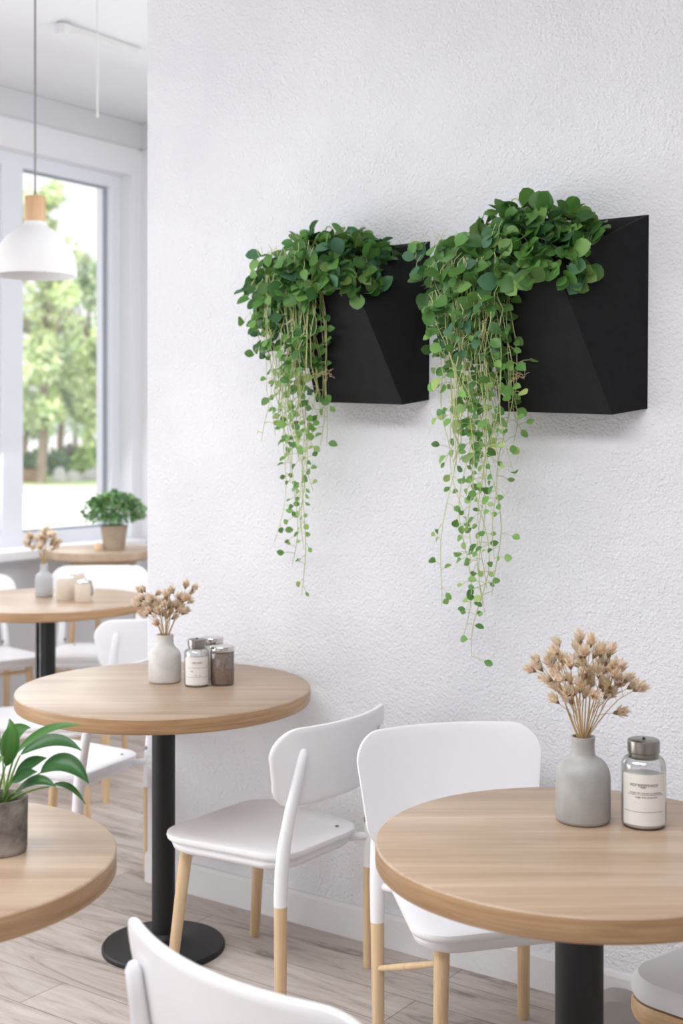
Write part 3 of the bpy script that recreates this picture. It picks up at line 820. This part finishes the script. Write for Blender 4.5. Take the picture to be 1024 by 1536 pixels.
X, Y = on_table(115, 6.03); canister('cream canister standing behind the other two on the table under the lamp', X, Y, .036, .113)

# ------------------------------------------------------------------ leafy plant in a stone pot
zp = 2.335; X, Y = on_table(1, zp)
POT = Vector((X, Y, H))
t = thing('stone_pot', 'grey mottled stone plant pot on the table at the picture edge', 'pot', POT)
PR, PH = .047, .098
obj('pot_body', L([(0, 0), (PR*.93, 0), (PR*.98, .003), (PR, .01), (PR*1.02, PH-.003), (PR*1.01, PH), (PR*.93, PH), (PR*.91, PH-.004), (PR*.9, .02), (0, .02)], 56), 'concrete', t)
obj('soil', L([(0, PH-.030), (PR*.9, PH-.030), (PR*.9, PH-.014), (PR*.5, PH-.010), (0, PH-.009)], 40), 'soil', t)
pl = thing('potted_plant', 'leafy green plant with long pointed leaves growing in the grey stone pot', 'plant', POT+Vector((0, 0, PH-.01)))
def vpt(px, y, dz=0):
    z = zp+dz; a = RV((px-512)/1950*z, z, CH+(650-y)*z/1950); return a-Vector(pl.location)
def bezier(a, b, c, n=10):
    return [a*(1-t)**2+b*2*t*(1-t)+c*t*t for t in [i/n for i in range(n+1)]]
VW = RV(0, -1, .0).normalized()
def big_leaf(base, start, mid, tip, width, col, up=1.0, face=.35):
    bm, lay = leafbm()
    pts = bezier(start, mid*2-(start+tip)*.5, tip, 14)
    prev = None
    for i, p in enumerate(pts):
        t = i/14; d = (pts[min(i+1, 14)]-pts[max(i-1, 0)]).normalized()
        nr = (Vector((0, 0, up))+VW*face)
        s = d.cross(nr).normalized(); n = s.cross(d)
        w = width*.42*max(.02, (math.sin(PI*t**.85)**.9)) if t < 1 else 0.0008
        row = [p-s*w+n*w*.30, p-s*w*.5+n*w*.16, p, p+s*w*.5+n*w*.16, p+s*w+n*w*.30]
        row = [bm.verts.new(q) for q in row]
        if prev:
            for k in range(4):
                f = bm.faces.new((prev[k], prev[k+1], row[k+1], row[k])); f.smooth = True
                m = 1.0 if k in (0, 3) else 1.25
                for lp in f.loops: lp[lay] = (col[0]*m, col[1]*m, col[2]*m, 1)
        prev = row
    lf = obj('leaf', bm, 'leafgloss', pl, recalc=False)
    st = obj('leaf_stalk', T(bezier(base, base.lerp(start, .5)+Vector((0, 0, .012)), start, 6), [.0026, .0024, .0022, .002, .002, .0018, .0016], 6), 'plantstalk', lf)
M['plantstalk'] = plain('green_stalk', (120, 158, 78), .5)
G1, G2, G3 = (.04, .125, .035), (.065, .18, .04), (.10, .25, .05)
O = lambda dx=0, dy=0: Vector((dx, dy, -.004))
big_leaf(O(.004), vpt(22, 1133, -.02), vpt(68, 1098, -.03), vpt(121, 1088, -.04), .030, G2, .9, .5)
big_leaf(O(.006), vpt(30, 1133, .01), vpt(78, 1112, .02), vpt(122, 1126, .02), .036, G1, 1, .75)
big_leaf(O(.004), vpt(22, 1163, -.01), vpt(46, 1146, -.02), vpt(70, 1137, -.02), .030, G1, .8, .9)
big_leaf(O(.008), vpt(60, 1160, -.03), vpt(98, 1146, -.04), vpt(133, 1175, -.05), .046, G1, 1, .9)
big_leaf(O(.003), vpt(18, 1174, -.03), vpt(36, 1163, -.04), vpt(56, 1158, -.05), .028, G1, .8, .9)
big_leaf(O(.008), vpt(24, 1189, -.02), vpt(55, 1172, -.04), vpt(84, 1181, -.05), .028, G1, 1, .8)
big_leaf(O(.006), vpt(74, 1180, .0), vpt(102, 1180, -.02), vpt(128, 1206, -.03), .016, G2, 1, .6)
big_leaf(O(0, -.01), vpt(8, 1150, -.04), vpt(18, 1112, -.07), vpt(14, 1078, -.06), .036, G2, .1, 1)
big_leaf(O(-.004), vpt(-4, 1150, .02), vpt(-14, 1105, .04), vpt(-6, 1062, .06), .046, G2, .1, 1)
big_leaf(O(-.006), vpt(-12, 1160, .0), vpt(-50, 1120, .0), vpt(-98, 1128, 0), .042, G1, 1, .6)
big_leaf(O(-.006), vpt(-12, 1180, -.02), vpt(-48, 1160, -.04), vpt(-92, 1185, -.06), .044, G2, 1, .6)
big_leaf(O(0, .01), vpt(4, 1140, .05), vpt(22, 1100, .09), vpt(46, 1092, .13), .04, G2, .6, .7)
big_leaf(O(-.002), vpt(-6, 1172, -.04), vpt(-2, 1150, -.08), vpt(6, 1136, -.11), .036, G3, .6, .8)
big_leaf(O(-.004), vpt(-8, 1180, -.03), vpt(-26, 1150, -.08), vpt(-34, 1140, -.12), .038, G1, .8, .6)

# ------------------------------------------------------------------ bushy plant and candle on the corner table
X, Y = R((171-512)/1950*7.02, 7.02)
pt = thing('plant_pot', 'taupe tapered plant pot on the high table in the window corner', 'pot', (X, Y, CTH))
obj('pot_body', L([(0, 0), (.053, 0), (.056, .004), (.071, .118), (.074, .122), (.074, .13), (.068, .131), (.065, .122), (.054, .012), (0, .012)], 40), 'clay', pt)
obj('soil', L([(0, .09), (.0605, .09), (.0625, .11), (0, .114)], 30), 'soil', pt)
t = thing('potted_plant', 'bushy small-leaved green plant in the taupe pot beside the window', 'plant', (X, Y, CTH+.112))
rg = random.Random(21); bm, lay = leafbm(); sm = bmesh.new()
for i in range(620):
    d = rdir(); d.z = d.z if d.z > -.35 else -d.z
    k = rg.uniform(.55, 1.05)
    p = Vector((d.x*.155*k, d.y*.155*k, .085+d.z*.105*k))
    if math.hypot(p.x, p.y) < .075 and p.z < .03: p.z = .035
    c = rg.choice(((.07, .17, .05), (.11, .25, .08), (.2, .36, .13), (.26, .42, .2)))
    leaf(bm, lay, p, (d+rdir()*.6), d+Vector((0, 0, .6)), rg.uniform(.022, .04), rg.uniform(.018, .03), jit(c, .2))
    if i % 9 == 0: tube(sm, [Vector((d.x*.02, d.y*.02, 0)), p*.6+Vector((0, 0, .02)), p], .0012, 4, False)
obj('foliage', bm, 'leaf', t, recalc=False); obj('stems', sm, 'plantstalk', t)
X, Y = R((148-512)/1950*6.98, 6.98)
cd = thing('candle', 'small cream candle next to the taupe pot on the corner table', 'candle', (X, Y, CTH))
obj('wax', L([(0, 0), (.018, 0), (.02, .003), (.02, .034), (.017, .037), (0, .035)], 24), 'wax', cd)
obj('wick', T([(0, 0, .034), (.001, 0, .04), (.003, 0, .045)], .0008, 6), 'black', cd)

# ------------------------------------------------------------------ outside
def OUT(px, z, h=0): return RV((px-512)/1950*z, z, h)
bm = bmesh.new(); c = [(-6.3, -60), (-6.3, 120), (-160, 120), (-160, -60)]
bm.faces.new([bm.verts.new((x, y, -.03)) for x, y in c]); struct('road', bm, 'road')
def strip(name, z0, z1, mat, h, lo=-.03, p0=-500, p1=330):
    bm = bmesh.new(); q = [OUT(p0, z0), OUT(p1, z0), OUT(p1, z1), OUT(p0, z1)]
    a = [bm.verts.new((v.x, v.y, lo)) for v in q]; b = [bm.verts.new((v.x, v.y, h)) for v in q]
    bm.faces.new(b); bm.faces.new(a[::-1])
    for i in range(4): bm.faces.new((a[i], a[(i+1) % 4], b[(i+1) % 4], b[i]))
    return obj(name, bm, mat, None, False)
o = strip('verge', 36, 60, 'turf', .05); o['kind'] = 'structure'
o = strip('kerb', 33.5, 36, plain('kerb_stone', (198, 194, 192), .9), .08); o['kind'] = 'structure'
def tree(label, px, z, h, crown_h, cw, tint, n, seed, lean=0):
    rg = random.Random(seed); g = OUT(px, z)
    t = thing('tree', label, 'tree', (g.x, g.y, .04), 0, 'trees across the road')
    tr = .07+h*.006
    tp = [(0, 0, 0), (lean*.3, .05, h*.25), (lean*.7, 0, h*.5), (lean, .1, h*.8)]
    bm = bmesh.new(); tube(bm, tp, [tr*1.25, tr, tr*.75, tr*.3], 10)
    for k in range(6):
        a = rg.uniform(0, 2*PI); z0 = h*rg.uniform(.35, .6)
        tube(bm, [(lean*z0/h, 0, z0), (lean*z0/h+math.cos(a)*cw*.3, math.sin(a)*cw*.3, z0+h*.13), (lean+math.cos(a)*cw*.6, math.sin(a)*cw*.6, z0+h*.22)], [tr*.5, tr*.35, tr*.15], 7)
    obj('trunk', bm, 'bark', t)
    bm, lay = leafbm(); cl = []
    for k in range(34):
        d = rdir(); f = rg.uniform(.35, 1)
        zf = rg.random(); wf = .35+.65*math.sin(PI*min(1, .12+zf*.8)); cl.append((Vector((lean+d.x*cw*f*wf, d.y*cw*f*wf, h-crown_h*(1-zf)-.2)), rg.uniform(.45, .95)*cw*.42, rg.uniform(.65, 1.35)))
    for i in range(n):
        cc, rad, br = cl[rg.randrange(len(cl))]
        d = rdir(); p = cc+d*rad*rg.uniform(.5, 1.05)
        col = tuple(min(1, v*br) for v in tint)
        leaf(bm, lay, p, d+rdir(), d+Vector((0, 0, .5)), rg.uniform(.16, .30), rg.uniform(.12, .2), jit(col, .25), prof=((0, .1), (.5, 1), (1, 0)))
    obj('crown', bm, 'leaf', t, recalc=False)
LG, MG, DG = (.66, .76, .46), (.56, .67, .46), (.48, .58, .43)  # greens paled so the tint itself carries the outdoor haze and glare
tree('tall pale green tree with an open crown, filling most of the window pane', 62, 38, 8.7, 6.6, 1.35, LG, 3600, 31, .2)
tree('tree with a dark trunk standing behind the pale open tree', 88, 48, 8.0, 5.4, 1.3, MG, 3000, 32, .3)
tree('slender tree near the right jamb of the window', 134, 44, 7.6, 5.4, 1.1, MG, 2800, 33, -.1)
tree('small lime green tree beside the window jamb, lower than the others', 152, 39.5, 4.8, 3.4, 1.0, LG, 1600, 34)
tree('big tree seen through the pane at the picture edge', -6, 43, 7.6, 5.8, 1.5, LG, 2400, 35)
tree('dull green tree farthest back behind the row', 112, 60, 6.0, 4.2, 1.9, DG, 3400, 36)
tree('leaning tree farthest back behind the pale open tree', 36, 55, 6.6, 4.8, 1.9, DG, 3400, 37, .3)
def bush(name, label, px, z, w, d, h, tint, n, seed):
    rg = random.Random(seed); g = OUT(px, z)
    bm, lay = leafbm()
    for i in range(n):
        v = rdir(); v.z = abs(v.z); k = rg.uniform(.6, 1.02)
        p = Vector((v.x*w*k, v.y*d*k, v.z*h*k+.02))
        leaf(bm, lay, p, v+rdir(), v, rg.uniform(.12, .22), rg.uniform(.1, .18), jit(tint, .3), prof=((0, .1), (.5, 1), (1, 0)))
    o = obj(name, bm, 'leaf', None, recalc=False); o.location = (g.x, g.y, .05); o.rotation_euler = (0, 0, TH); return tag(o, label, 'bush', 'bushes across the road')
bush('bush', 'dark low bush at the foot of the trees in the window', 66, 44, 1.0, .6, .95, (.17, .27, .15), 900, 41)
bush('bush', 'lime green bush below the window jamb across the road', 134, 43, .6, .5, 1.15, (.38, .52, .2), 900, 42)
bush('bush', 'dark brown-green bush between the two other bushes', 104, 47, .7, .6, 1.0, (.19, .2, .13), 900, 43)
bush('bush', 'green bush seen low through the pane at the picture edge', -14, 44, .7, .6, 1.0, (.26, .36, .18), 900, 44)
g = OUT(46, 39.5)
o = obj('garden_wall', BX((-.85, -.15, 0), (.45, .15, .38), .03), 'brickish', None); o.location = (g.x, g.y, .04); o.rotation_euler = (0, 0, TH); tag(o, 'low brown garden wall on the verge across the road', 'wall')
def rock(label, px, z, s, seed):
    rg = random.Random(seed); bm = bmesh.new(); bmesh.ops.create_icosphere(bm, subdivisions=3, radius=1)
    for v in bm.verts:
        f = 1+.16*math.sin(3*v.co.x+seed)+.12*math.sin(4*v.co.y+2*seed)+rg.uniform(-.03, .03)
        v.co = Vector((v.co.x*s[0]*f, v.co.y*s[1]*f, max(-.02, v.co.z*s[2]*f)))
    o = obj('boulder', bm, 'rock', None); g = OUT(px, z); o.location = (g.x, g.y, .06); tag(o, label, 'rock', 'pale rocks on the verge')
rock('pale rock just right of the low brown garden wall', 89, 39.6, (.3, .25, .36), 1)
rock('pale rock in the middle of the verge, between two others', 112, 39.9, (.26, .25, .30), 2)
rock('pale rock nearest the window jamb on the verge', 138, 40.5, (.3, .25, .34), 3)

# ------------------------------------------------------------------ light
w = bpy.data.worlds.new('World'); SC.world = w; w.use_nodes = True
bg = w.node_tree.nodes['Background']
bg.inputs[0].default_value = (.97, .98, 1, 1); bg.inputs[1].default_value = 1.3
def area(name, loc, target, size, power, col=(1, 1, 1)):
    d = bpy.data.lights.new(name, 'AREA'); d.shape = 'RECTANGLE'; d.size, d.size_y = size; d.energy = power; d.color = col
    o = bpy.data.objects.new(name, d); COL.objects.link(o); o.location = loc
    o.rotation_euler = (Vector(target)-Vector(loc)).to_track_quat('-Z', 'Y').to_euler(); return o
area('window_light_left', (-5.25, .6, 1.08), (-1.5, 2.4, .9), (3.4, 2.0), 98, (.945, .97, 1))
area('window_light_far', (-5.45, 4.3, 1.9), (-3.5, 4.2, 1.0), (2.2, 1.7), 28, (.95, .975, 1))
area('window_light_front', (-2.4, -3.0, .95), (-2.2, 2.0, .8), (3.4, 1.6), 8, (.95, .975, 1))  # added low fill from the camera side; no window on that wall
area('ceiling_light', (-1.5, .35, 3.36), (-1.5, .40, 0), (3.6, 1.1), 113, (.965, .98, 1))  # added overhead fill to brighten seats and lower wall; no fitting there
area('side_room_light', (-2.3, 4.5, 2.6), (-5.4, 4.9, 1.5), (1.2, 1.2), 24, (.97, .985, 1))  # added fill hidden behind the stucco wall, brightens the window wall
s = bpy.data.lights.new('sun', 'SUN'); s.energy = 3.6; s.angle = .3; so = bpy.data.objects.new('sun', s); COL.objects.link(so)
so.rotation_euler = Vector((-.35, .3, -1)).to_track_quat('-Z', 'Y').to_euler()

# ------------------------------------------------------------------ camera
cd = bpy.data.cameras.new('camera'); cam = bpy.data.objects.new('camera', cd); COL.objects.link(cam)
cam.location = (0, 0, CH); cam.rotation_euler = (PI/2, 0, TH)
cd.sensor_fit = 'VERTICAL'; cd.sensor_height = 36; cd.lens = 1950/1536*36; cd.shift_y = -(768-650)/1536
cd.dof.use_dof = True; cd.dof.focus_distance = 2.95; cd.dof.aperture_fstop = 3.4
cd.clip_end = 400
SC.camera = cam
SC.view_settings.view_transform = 'Standard'; SC.view_settings.exposure = 0
